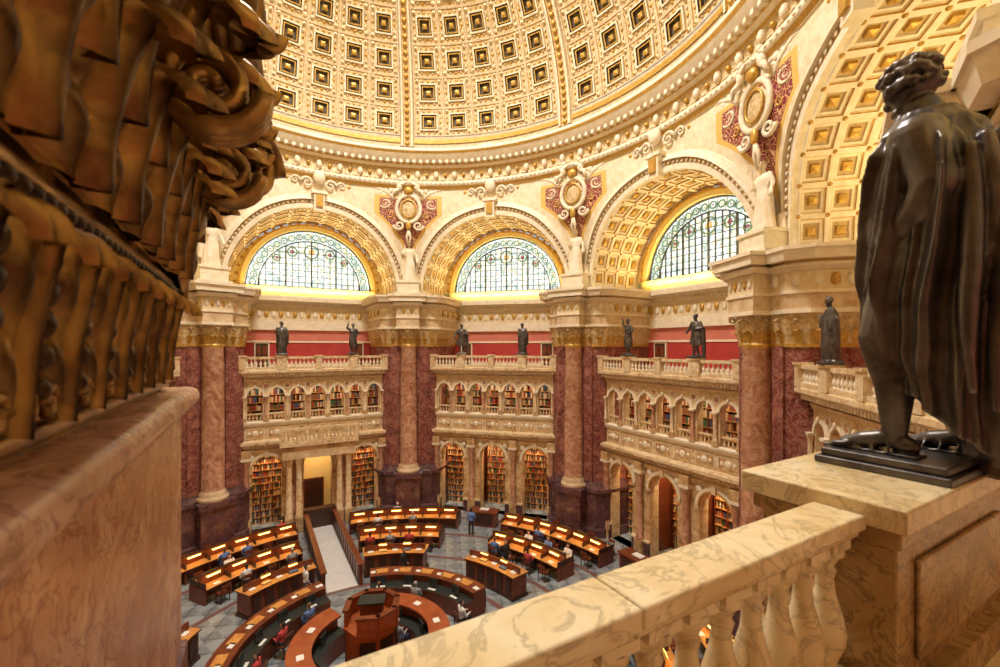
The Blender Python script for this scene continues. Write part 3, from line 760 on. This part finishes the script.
b.lathe([(r0,z0),(r0-.5,z0+.1),(r0-.6,z0+3.2),(r0-1.2,z0+5.0),(.05,z0+6.2)],0,0,PALE,48); b.obj('ceiling')
area('lantern_daylight',(0,0,z0+1.0),(0,0,0),7,7,11500,(1,.96,.90))
for k in range(8):
    phi=45*k+22.5
    area('dome_fill',pos(phi,14.85,26.55),(pi-rad(0),0,rz_for(phi)),9.5,.25,190,(1,.84,.58))  # added lights, hidden behind the cornice, to brighten the dome

# ------------------------------------------------------------ floor furniture
def arc_box(b,r0,r1,a0,a1,z0,z1,mat,topmat=None,seg=14):
    vs=[]
    for i in range(seg+1):
        a=a0+(a1-a0)*i/seg
        for r,z in ((r0,z0),(r1,z0),(r1,z1),(r0,z1)): vs.append((r*sin(a),r*cos(a),z))
    fs=[(i*4+k,(i+1)*4+k,(i+1)*4+(k+1)%4,i*4+(k+1)%4) for i in range(seg) for k in (0,1,3)]
    b.add(vs,fs+[(0,1,2,3),tuple(seg*4+k for k in (3,2,1,0))],mat)
    b.add(vs,[(i*4+2,(i+1)*4+2,(i+1)*4+3,i*4+3) for i in range(seg)],topmat or mat)
def reading_table(r,half):
    b=MB(); h=rad(half); n=max(4,int(2*h*r/1.05))
    arc_box(b,r-.72,r+.72,-h,h,.72,.78,WOOD,WOODT)
    arc_box(b,r-.06,r+.06,-h,h,.1,1.18,WOOD)
    for i in range(n+1):
        a=-h+2*h*i/n; M=Matrix.Rotation(-a,4,'Z')
        b.box(-.05,.05,r-.6,r+.6,0,.72,WOOD,M)
        b.box(-.025,.025,r-.6,r+.6,.78,1.0,DKWOOD,M)
    arc_box(b,r-.08,r+.08,-h,h,1.2,1.25,WOOD,DKWOOD)
    for i in range(n):
        a=-h+2*h*(i+.5)/n; M=Matrix.Rotation(-a,4,'Z')
        for q in (-1,1):
            b.box(-.30,.30,r+q*.20-.05,r+q*.20+.05,1.12,1.17,LAMP,M)
            b.box(-.38,.38,r+q*.16-.06,r+q*.16+.06,1.175,1.2,GOLD,M)
            b.box(-.42,.42,r+q*.42-.26,r+q*.42+.26,.781,.786,WOODT,M)
        if i%3!=1: 
            b.box(-.15,.15,r-.6,r-.38,.787,.80,PAPER,M)
        if i%4==2: b.box(-.12,.16,r+.36,r+.58,.787,.83,BOOKS[i%6],M)
    return b
def solid_desk(r,half,hh=1.1):
    b=MB(); h=rad(half)
    arc_box(b,r-.45,r+.45,-h,h,0,hh,WOOD); arc_box(b,r-.52,r+.52,-h-.01,h+.01,hh,hh+.07,WOOD,WOODT); arc_box(b,r-.5,r+.5,-h-.005,h+.005,0,.15,DKWOOD)
    n=max(4,int(2*h*r/.55))
    for i in range(n):
        a=-h+2*h*(i+.5)/n; M=Matrix.Rotation(-a,4,'Z')
        for q in (-1,1): b.box(-.19,.19,r+q*.47-.03,r+q*.47+.03,.25,hh-.12,DKWOOD,M)
        if i%2==0: b.box(-.14,.14,r-.25,r+.1,hh+.07,hh+.10,PAPER,M)
        else: b.box(-.2,.2,r-.3,r+.3,hh+.07,hh+.14,BOOKS[i%6],M)
        if i%2==1: b.box(-.2,.2,r-.16,r-.08,hh+.38,hh+.42,LAMP,M); b.box(-.22,.22,r-.14,r-.02,hh+.42,hh+.45,GOLD,M)
    arc_box(b,r-.05,r+.05,-h,h,hh+.07,hh+.35,WOOD)
    return b
t1=reading_table(13.4,15.5).mesh('t1'); t2=reading_table(10.6,13.5).mesh('t2'); d3=solid_desk(7.5,12.5).mesh('d3')
def chair_mesh():
    b=MB()
    for x in (-.2,.2):
        b.tube([(x,-.2,0),(x,-.19,.45)],[.02,.025],DKWOOD,6); b.tube([(x,.22,0),(x,.2,.45),(x,.26,.88)],[.02,.025,.02],DKWOOD,6)
        b.tube([(x*1.15,-.15,.45),(x*1.2,-.16,.66),(x*1.2,.2,.68)],[.018]*3,DKWOOD,6)
    b.box(-.23,.23,-.22,.22,.43,.48,WOOD); b.box(-.21,.21,.22,.26,.72,.88,WOOD)
    for i in range(5): b.tube([(-.14+.07*i,.21,.48),(-.14+.07*i,.25,.75)],.012,DKWOOD,5)
    return b.mesh('wooden_chair')
CH=chair_mesh()
SEATS=[]
for k in range(8):
    phi=45*k
    place(t1,'reading_table',(0,0,0),rz_for(phi)); place(t2,'reading_table',(0,0,0),rz_for(phi)); place(d3,'catalog_desk',(0,0,0),rz_for(phi))
    if phi in (135,180,225): continue
    for r,half in ((13.4,15.5),(10.6,13.5)):
        n=max(4,int(2*rad(half)*r/1.05))
        for i in range(n):
            a=phi-half+2*half*(i+.5)/n
            for q in (-1,1):
                if random.random()<.12: continue
                rr=r+q*(.92+random.random()*.15)
                place(CH,'wooden_chair',pos(a,rr),rz_for(a)+(pi if q<0 else 0)+random.uniform(-.2,.2))
                SEATS.append((a,rr,q))
b=MB()
for k in range(4):
    h=rad(33); c=rad(22.5+90*k)
    for rr,hh,w in ((5.2,1.1,.34),(4.55,.78,.3)):
        arc_box(b,rr-w,rr+w,c-h,c+h,0,hh,WOOD,seg=20); arc_box(b,rr-w-.06,rr+w+.06,c-h,c+h,hh,hh+.06,WOOD,BLKTOP if rr<5 else WOOD,seg=20)
    for i in range(16):
        a=c-h+2*h*(i+.5)/16; M=Matrix.Rotation(-a,4,'Z')
        b.box(-.2,.2,5.52,5.58,.2,.98,DKWOOD,M)
        if i%3==0: b.box(-.15,.15,5.05,5.25,1.16,1.19,PAPER,M)
        if i%3==1: b.box(-.3,.3,5.0,5.4,1.16,1.19,WOODT,M)
        if i%4==1: b.box(-.22,.22,4.5,4.55,.95,1.28,BLKTOP,M); b.box(-.05,.05,4.5,4.6,.84,.95,BLKTOP,M); b.box(-.2,.2,4.3,4.42,.84,.86,PAPER,M)
b.obj('counter_desk')
RW_=basic('polished_red_wood',(.30,.065,.022),.28,0,(.42,.11,.035),2.5)
b=MB(); gap=rad(22)
c0=rad(-22.5)+gap; c1=rad(-22.5)+2*pi-gap
arc_box(b,2.35,2.8,c0,c1,0,1.25,RW_,seg=48); arc_box(b,2.1,2.95,c0,c1,1.25,1.33,RW_,RW_,seg=48); arc_box(b,2.75,2.88,c0,c1,0,.2,DKWOOD,seg=48)
arc_box(b,1.75,2.35,c0,c1,0,.8,WOOD,BLKTOP,seg=48)
for i in range(36):
    a=c0+(c1-c0)*(i+.5)/36; M=Matrix.Rotation(-a,4,'Z'); b.box(-.17,.17,2.78,2.84,.3,1.1,WOOD,M)
    if i%4==0: b.box(-.15,.15,2.35,2.6,1.33,1.36,PAPER,M)
    if i%5==2: b.box(-.2,.2,1.95,2.0,.9,1.25,BLKTOP,M)
b.obj('circulation_desk')
b=MB(); P=[(.95*cos(2*pi*i/8+pi/8),.95*sin(2*pi*i/8+pi/8)) for i in range(8)]; P2=[(x*1.1,y*1.1) for x,y in P]
b.prism(P2,0,.2,DKWOOD); b.prism(P,.2,1.9,RW_); b.prism(P2,1.9,2.0,RW_)
for i in range(8):
    if i==5: continue
    M=Matrix.Rotation(2*pi*i/8,4,'Z'); b.box(.86,.94,-.38,.38,2.0,2.55,RW_,M); b.box(.78,1.0,-.42,.42,2.55,2.62,WOOD,M); b.box(.88,.92,-.28,.28,.45,1.7,DKWOOD,M)
b.box(-.4,.4,-.25,.25,2.0,2.7,WOOD); b.box(-.48,.48,-.32,.32,2.7,2.76,BLKTOP)
b.obj('superintendent_podium')
b=MB()
b.box(-.75,.75,6.3,15.4,.01,.06,WHITE)
for q in (-1,1):
    b.box(q*.9-.09,q*.9+.09,6.3,15.0,0,1.05,WOOD); b.box(q*.9-.15,q*.9+.15,6.2,15.1,1.05,1.13,WOOD)
    for i in range(12): b.box(q*.9-.12,q*.9+.12,6.5+i*.72,6.62+i*.72,.1,.98,DKWOOD)
b.box(-1.0,1.0,14.9,15.5,0,1.3,DKWOOD)
b.obj('walled_aisle',rz=rz_for(-22.5))
for phi in (22.5,67.5,-67.5):
    b=MB(); b.box(-.9,.9,-.4,.4,0,.95,WOOD); b.box(-1,1,-.48,.48,.95,1.02,WOOD,None); b.box(-.3,.3,-.1,.3,1.02,1.06,PAPER); b.box(-.7,.7,-.44,-.4,.2,.8,DKWOOD)
    b.obj('standing_desk',pos(phi,14.0),rz_for(phi))

# ------------------------------------------------------------ people
SKIN=basic('skin',(.60,.37,.26),.5); HAIR=[basic('hair_dark',(.03,.02,.015),.6),basic('hair_brown',(.16,.08,.035),.6),basic('hair_grey',(.45,.42,.40),.6)]
SH=[basic('shirt_white',(.85,.85,.86),.8),basic('shirt_blue',(.14,.24,.55),.8),basic('shirt_red',(.60,.07,.07),.8),basic('sweater_grey',(.38,.38,.40),.8),basic('shirt_black',(.03,.03,.035),.8)]
TR=[basic('trousers_dark',(.03,.03,.04),.8),basic('jeans',(.09,.13,.26),.8)]
def person(sit,sh,hr,tr):
    F=Fig(); dz=-.42 if sit else 0
    F.ball((0,0,1.28+dz),(.19,.12,.22)); F.ball((0,0,1.05+dz),(.16,.115,.16)); F.ball((0,.01,.93+dz),(.17,.125,.13))
    F.limb([(0,0,1.42+dz),(0,-.02,1.54+dz)],[.06,.052])
    F.ball((0,-.03,1.64+dz),(.078,.095,.112)); F.ball((0,-.125,1.63+dz),(.014,.02,.022)); F.ball((0,.0,1.68+dz),(.088,.098,.09))
    for q in (-1,1):
        F.ball((q*.08,-.02,1.63+dz),(.012,.02,.03))
        if sit:
            F.limb([(q*.2,0,1.40+dz),(q*.26,-.08,1.14+dz),(q*.14,-.33,1.15+dz)],[.062,.05,.035])
            hx,hy,hz=q*.12,-.36,1.15+dz
            F.limb([(q*.1,.0,.92+dz),(q*.12,-.42,.92+dz),(q*.12,-.42,.1),(q*.12,-.56,.05)],[.09,.07,.05,.04])
        else:
            F.limb([(q*.2,0,1.40),(q*.25,.02,1.12),(q*.22,-.12,.9)],[.062,.05,.035]); hx,hy,hz=q*.22,-.15,.86
            F.limb([(q*.1,.0,.9),(q*.11,-.03*q,.48),(q*.12,.02-.05*q,.08),(q*.13,-.12-.05*q,.04)],[.09,.065,.045,.04])
        F.ball((hx,hy,hz),(.04,.05,.025),8,6)
        for k in range(4): F.limb([(hx+(k-1.5)*.02,hy-.04,hz),(hx+(k-1.5)*.022,hy-.09+abs(k-1.5)*.01,hz-.02)],[.012,.01],6)
        F.limb([(hx-q*.03,hy,hz),(hx-q*.055,hy-.05,hz)],[.013,.01],6)
    def fn(c):
        z=c.z-dz
        if z>1.5:
            return 1 if (z>1.70 or c.y>.005) else 0
        if c.y<-.31 and z>1.05 and abs(c.x)<.3 and sit: return 0
        if not sit and z<.93 and abs(c.x)>.17 and z>.7: return 0
        if (z<.98 if not sit else z<1.0): return 3
        return 2
    return F.build('person',SKIN,.022,1,fn,[SKIN,HAIR[hr],SH[sh],TR[tr]])
PS=[person(True,s,h,t) for s,h,t in ((0,0,0),(1,1,1),(2,0,0),(3,2,1))]; PT=[person(False,s,h,t) for s,h,t in ((4,1,0),(0,0,1),(1,0,0))]
def seatp(i,a,rr,face_in):
    rz=rz_for(a)+(0 if face_in else pi)
    place(PS[i%4],'seated_person',pos(a,rr),rz)
rnd=random.Random(11)
for i,(a,rr,q) in enumerate(rnd.sample([s for s in SEATS if s[0]<75 or s[0]>300],18)):
    seatp(i,a,rr,q>0)
for i,(a,rr,fin) in enumerate(((-50,3.95,False),(-70,3.9,False),(20,3.95,False),(60,3.95,False),(-5,3.9,False),(-95,3.95,False),(40,1.3,False))):
    place(CH,'wooden_chair',pos(a,rr-.02),rz_for(a)+pi); seatp(i+1,a,rr,False)
for i,(a,rr,t) in enumerate(((42,8.9,.3),(-38,6.4,2.2),(21,12.2,3.1),(5,6.3,1.2))):
    place(PT[i%3],'standing_person',pos(a,rr),t)

# ------------------------------------------------------------ near balustrade, pedestal and statue
NB=157.5; nrz=rz_for(NB)
def nl(x,y,z): return bw(NB,-x,y,z)
def nobj(mb,name,smooth=True,bev=0,parent=None):
    mb.v=[(-x,y,z) for x,y,z in mb.v]; mb.f=[f[::-1] for f in mb.f]
    o=mb.obj(name,bw(NB,0,0,0),nrz,parent)
    if bev:
        m=o.modifiers.new('b','BEVEL'); m.width=bev; m.segments=3; m.limit_method='ANGLE'; m.angle_limit=rad(40)
    return o
def child(o,p): o.parent=p; o.location=(0,0,0); o.rotation_euler=(0,0,0)
ZT=11.6
b=MB()
segs=[(-4.6,-2.95),(-2.945,-1.64),(-.12,1.4),(1.405,4.6)]
for a,c in segs:
    b.box(a,c,-.11,.085,ZT-.065,ZT,RAILM); b.box(a,c,-.085,.06,ZT-.10,ZT-.065,RAILM); b.box(a,c,-.14,.12,10.75,10.92,RAILM)
rail=nobj(b,'marble_balustrade',bev=.010)
b=MB()
x=-4.4
while x<4.5:
    if not(-1.72<x<.1): b.lathe(baluster_prof(10.92,ZT-.13,.076),x,-.01,RAILM,28); b.box(x-.07,x+.07,-.08,.055,ZT-.135,ZT-.10,RAILM)
    x+=.175
child(nobj(b,'balusters'),rail)
b=MB()
b.box(-1.60,-.14,-.36,.17,10.7,11.5,PEDM); b.box(-1.68,-.06,-.42,.23,10.7,10.9,PEDM)
b.box(-1.62,-.10,-.40,.19,11.48,11.55,PEDM); b.box(-1.66,-.04,-.44,.22,11.56,11.66,RAILM)
b.box(-1.43,-.3,.17,.19,10.98,11.4,PEDM)
nobj(b,'statue_pedestal',bev=.012)
F=Fig()
F.ball((0,.0,1.42),(.20,.17,.27)); F.ball((0,.02,1.12),(.19,.17,.2))
F.limb([(0,.02,1.56),(0,-.02,1.76)],[.11,.08],16)
head(F,(0,-.05,1.90),f=(.30,-1,-.40),s=1.10,beard=True,detail=2)
F.limb([(-.12,0,1.02),(-.15,-.12,.60),(-.15,-.12,.56),(-.15,-.07,.36),(-.15,-.07,.12)],[.14,.090,.084,.078,.048],16)
F.limb([(.12,0,1.02),(.13,.03,.58),(.14,.09,.34),(.14,.10,.12)],[.14,.085,.08,.05],16)
for fx,fy,sg in ((-.15,-.07,-1),(.14,.09,1)):
    F.ball((fx,fy+.04,.055),(.045,.055,.05)); F.limb([(fx,fy,.09),(fx+.01*sg,fy-.11,.06),(fx+.015*sg,fy-.18,.035)],[.045,.043,.034])
    for k in range(5):
        tx=fx+.015*sg+(k-2)*.021; ln=.245-.012*abs(k-1)*1.4
        F.limb([(tx,fy-.17,.032),(tx,fy-ln+.01,.026),(tx,fy-ln,.02)],[.014,.013,.011],8)
    F.mb.box(fx-.06,fx+.06,fy-.27,fy+.1,.0,.018,BRONZE)
    for d in (0,.06,.12): F.limb([(fx-.05,fy-.13+d,.03),(fx,fy-.12+d,.085+d*.25),(fx+.05,fy-.13+d,.03)],[.009]*3,6)
F.limb([(-.21,.03,1.54),(-.24,.09,1.30),(-.22,.05,1.2),(-.18,-.06,1.08)],[.11,.09,.085,.07],16)
F.limb([(.21,.03,1.54),(.24,.08,1.30),(.2,-.06,1.12)],[.11,.09,.07],16)
F.robe([(.46,0,.0,.215,.225),(.7,0,.0,.225,.235),(1.0,0,.02,.23,.235),(1.3,0,.01,.24,.21),(1.56,0,0,.21,.16),(1.66,0,0,.14,.12)],.07,22,.3,220,.05,-pi/2,True,8)
F.robe([(.22,.0,.09,.235,.20),(.50,.0,.05,.255,.235),(.80,.0,.03,.27,.255),(1.08,.0,.04,.275,.255),(1.32,0,.05,.295,.245),(1.48,0,.045,.29,.215),(1.60,0,.02,.235,.17),(1.72,0,.0,.13,.12)],.15,11,2.3,300,.22,-pi/2,True,14)
for k,(x,y,w,zt,zb) in enumerate(((.20,.24,.042,1.45,.06),(.10,.28,.042,1.5,.10),(.27,.15,.042,1.4,.08),(.0,.30,.042,1.5,.13),(-.10,.29,.040,1.5,.20),(-.19,.25,.038,1.48,.28),(-.26,.19,.036,1.44,.36))):
    pts=[];rs=[]
    for i in range(11):
        t=i/10; z=zt+(zb-zt)*t; s=.82+.20*min(1,t*2.0)
        pts.append((x*s+.014*sin(6*t+k),y*s+.02+.014*cos(5*t+k),z)); rs.append(w*(.45+.55*sin(pi*min(1,t*1.1+.05))**.5))
    F.limb(pts,rs,10)
F.limb([(.16,.2,.02),(.14,.2,.5)],[.12,.10])
F.mb.v=[(-x,y,z) for x,y,z in F.mb.v]
st=F.build('bronze_statue_large',BRONZE,.0085,1)
so=place(st,'bronze_statue',nl(-.80,.03,11.735),nrz,sc=(1.1,1.1,1.025))
b=MB(); b.box(-1.14,-.43,-.34,.21,11.66,11.70,BRONZE); b.box(-1.11,-.46,-.32,.19,11.70,11.74,BRONZE)
pl=nobj(b,'bronze_plinth',bev=.008)

# ------------------------------------------------------------ near pier (camera-left) with carved capital
b=MB()
b.box(-8.2,-4.13,-1.44,4.2,0,12.06,ROSE)
b.box(-8.2,-4.11,-1.47,4.2,10.7,11.0,BASE)
b.box(-8.2,-4.2,-1.36,4.2,12.1,13.7,COLM)
b.box(-8.2,-3.95,-1.62,4.2,13.62,13.9,GILTB); b.box(-8.2,-4.0,-1.6,4.2,13.9,14.6,COLM); b.box(-8.2,-4.0,-1.6,4.2,14.6,15.4,CREAM); b.box(-8.2,-3.7,-1.9,4.2,15.4,16.0,PALE)
near_pier=nobj(b,'marble_pier',bev=.01)
b=MB()
prof=[]
for i in range(13):
    a=-pi/2+pi*i/12; prof.append((-4.115+.045*cos(a),12.075+.045*sin(a)))
n=len(prof)
vs=[(x,4.2,z) for x,z in prof]+[(x,-1.46-(x+4.115),z) for x,z in prof]+[(-8.2,-1.46-(x+4.115),z) for x,z in prof]
fs=[(i,i+1,n+i+1,n+i) for i in range(n-1)]+[(n+i,n+i+1,2*n+i+1,2*n+i) for i in range(n-1)]
b.add(vs,fs,ROSE,True); b.quad((-8.2,4.2,12.12),(-4.115,4.2,12.12),(-4.115,-1.46,12.12),(-8.2,-1.46,12.12),ROSE)
child(nobj(b,'coping'),near_pier)
b=MB(); gx=-4.19
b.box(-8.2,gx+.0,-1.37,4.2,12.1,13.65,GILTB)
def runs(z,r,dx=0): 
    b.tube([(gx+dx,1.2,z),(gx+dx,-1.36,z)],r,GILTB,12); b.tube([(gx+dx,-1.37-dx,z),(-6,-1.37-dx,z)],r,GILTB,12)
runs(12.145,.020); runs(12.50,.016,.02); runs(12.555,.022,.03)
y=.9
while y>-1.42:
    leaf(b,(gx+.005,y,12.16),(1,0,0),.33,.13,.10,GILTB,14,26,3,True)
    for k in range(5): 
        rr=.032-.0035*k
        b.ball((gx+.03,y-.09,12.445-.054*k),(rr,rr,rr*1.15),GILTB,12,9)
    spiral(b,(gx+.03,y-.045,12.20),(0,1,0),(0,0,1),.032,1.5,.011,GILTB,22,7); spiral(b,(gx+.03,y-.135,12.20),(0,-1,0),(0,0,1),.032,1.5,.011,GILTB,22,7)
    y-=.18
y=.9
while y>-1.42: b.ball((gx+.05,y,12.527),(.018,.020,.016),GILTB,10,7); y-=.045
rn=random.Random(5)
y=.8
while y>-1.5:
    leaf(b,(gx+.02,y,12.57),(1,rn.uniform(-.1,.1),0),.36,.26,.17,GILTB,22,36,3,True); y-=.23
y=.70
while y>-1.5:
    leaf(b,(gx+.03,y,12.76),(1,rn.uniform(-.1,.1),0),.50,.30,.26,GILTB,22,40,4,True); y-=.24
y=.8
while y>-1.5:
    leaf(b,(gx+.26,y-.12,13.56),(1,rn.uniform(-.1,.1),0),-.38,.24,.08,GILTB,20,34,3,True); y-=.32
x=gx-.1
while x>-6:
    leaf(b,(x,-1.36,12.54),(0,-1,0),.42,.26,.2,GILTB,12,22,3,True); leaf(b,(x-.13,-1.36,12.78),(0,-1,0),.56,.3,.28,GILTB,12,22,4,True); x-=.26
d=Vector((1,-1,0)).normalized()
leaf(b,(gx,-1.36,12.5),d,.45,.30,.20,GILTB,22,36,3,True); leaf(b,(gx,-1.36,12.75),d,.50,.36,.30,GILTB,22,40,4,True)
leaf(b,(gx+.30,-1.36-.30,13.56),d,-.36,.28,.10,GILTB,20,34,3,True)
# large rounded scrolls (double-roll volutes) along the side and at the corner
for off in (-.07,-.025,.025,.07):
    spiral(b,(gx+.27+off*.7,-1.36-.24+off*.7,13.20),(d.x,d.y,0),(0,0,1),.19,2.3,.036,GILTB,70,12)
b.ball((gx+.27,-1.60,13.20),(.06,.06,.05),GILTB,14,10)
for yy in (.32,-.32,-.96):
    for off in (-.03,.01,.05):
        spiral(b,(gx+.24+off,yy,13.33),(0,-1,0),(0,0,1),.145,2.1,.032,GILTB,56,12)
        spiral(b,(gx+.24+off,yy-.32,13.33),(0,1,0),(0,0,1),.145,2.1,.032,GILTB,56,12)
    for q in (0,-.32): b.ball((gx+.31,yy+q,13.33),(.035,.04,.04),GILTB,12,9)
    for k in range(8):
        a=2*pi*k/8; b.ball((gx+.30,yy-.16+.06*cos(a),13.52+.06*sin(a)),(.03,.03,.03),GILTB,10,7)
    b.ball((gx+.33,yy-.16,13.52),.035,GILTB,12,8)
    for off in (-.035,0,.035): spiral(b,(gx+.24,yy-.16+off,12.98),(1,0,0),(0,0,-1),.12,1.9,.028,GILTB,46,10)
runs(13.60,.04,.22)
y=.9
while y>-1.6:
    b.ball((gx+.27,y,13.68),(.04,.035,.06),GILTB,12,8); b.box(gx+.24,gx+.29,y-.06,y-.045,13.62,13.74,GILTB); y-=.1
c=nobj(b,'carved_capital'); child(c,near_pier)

# ------------------------------------------------------------ world, camera
w=bpy.data.worlds.new('World'); scene.world=w; w.use_nodes=True
w.node_tree.nodes['Background'].inputs[0].default_value=(.85,.92,1,1); w.node_tree.nodes['Background'].inputs[1].default_value=.6
cam=bpy.data.cameras.new('Camera'); co=bpy.data.objects.new('Camera',cam); COL.objects.link(co)
cp=nl(-3.85,.9,12.3); co.location=cp; co.rotation_euler=(pi/2,0,-rad(7.0))
cam.sensor_width=36; cam.lens=15.6; cam.shift_y=.0125; cam.clip_start=.02; cam.clip_end=200
cam.dof.use_dof=True; cam.dof.focus_distance=22; cam.dof.aperture_fstop=3.2
scene.camera=co
try:
    scene.view_settings.view_transform='Standard'; scene.view_settings.look='None'; scene.view_settings.exposure=-.2
except Exception as e: print(e)
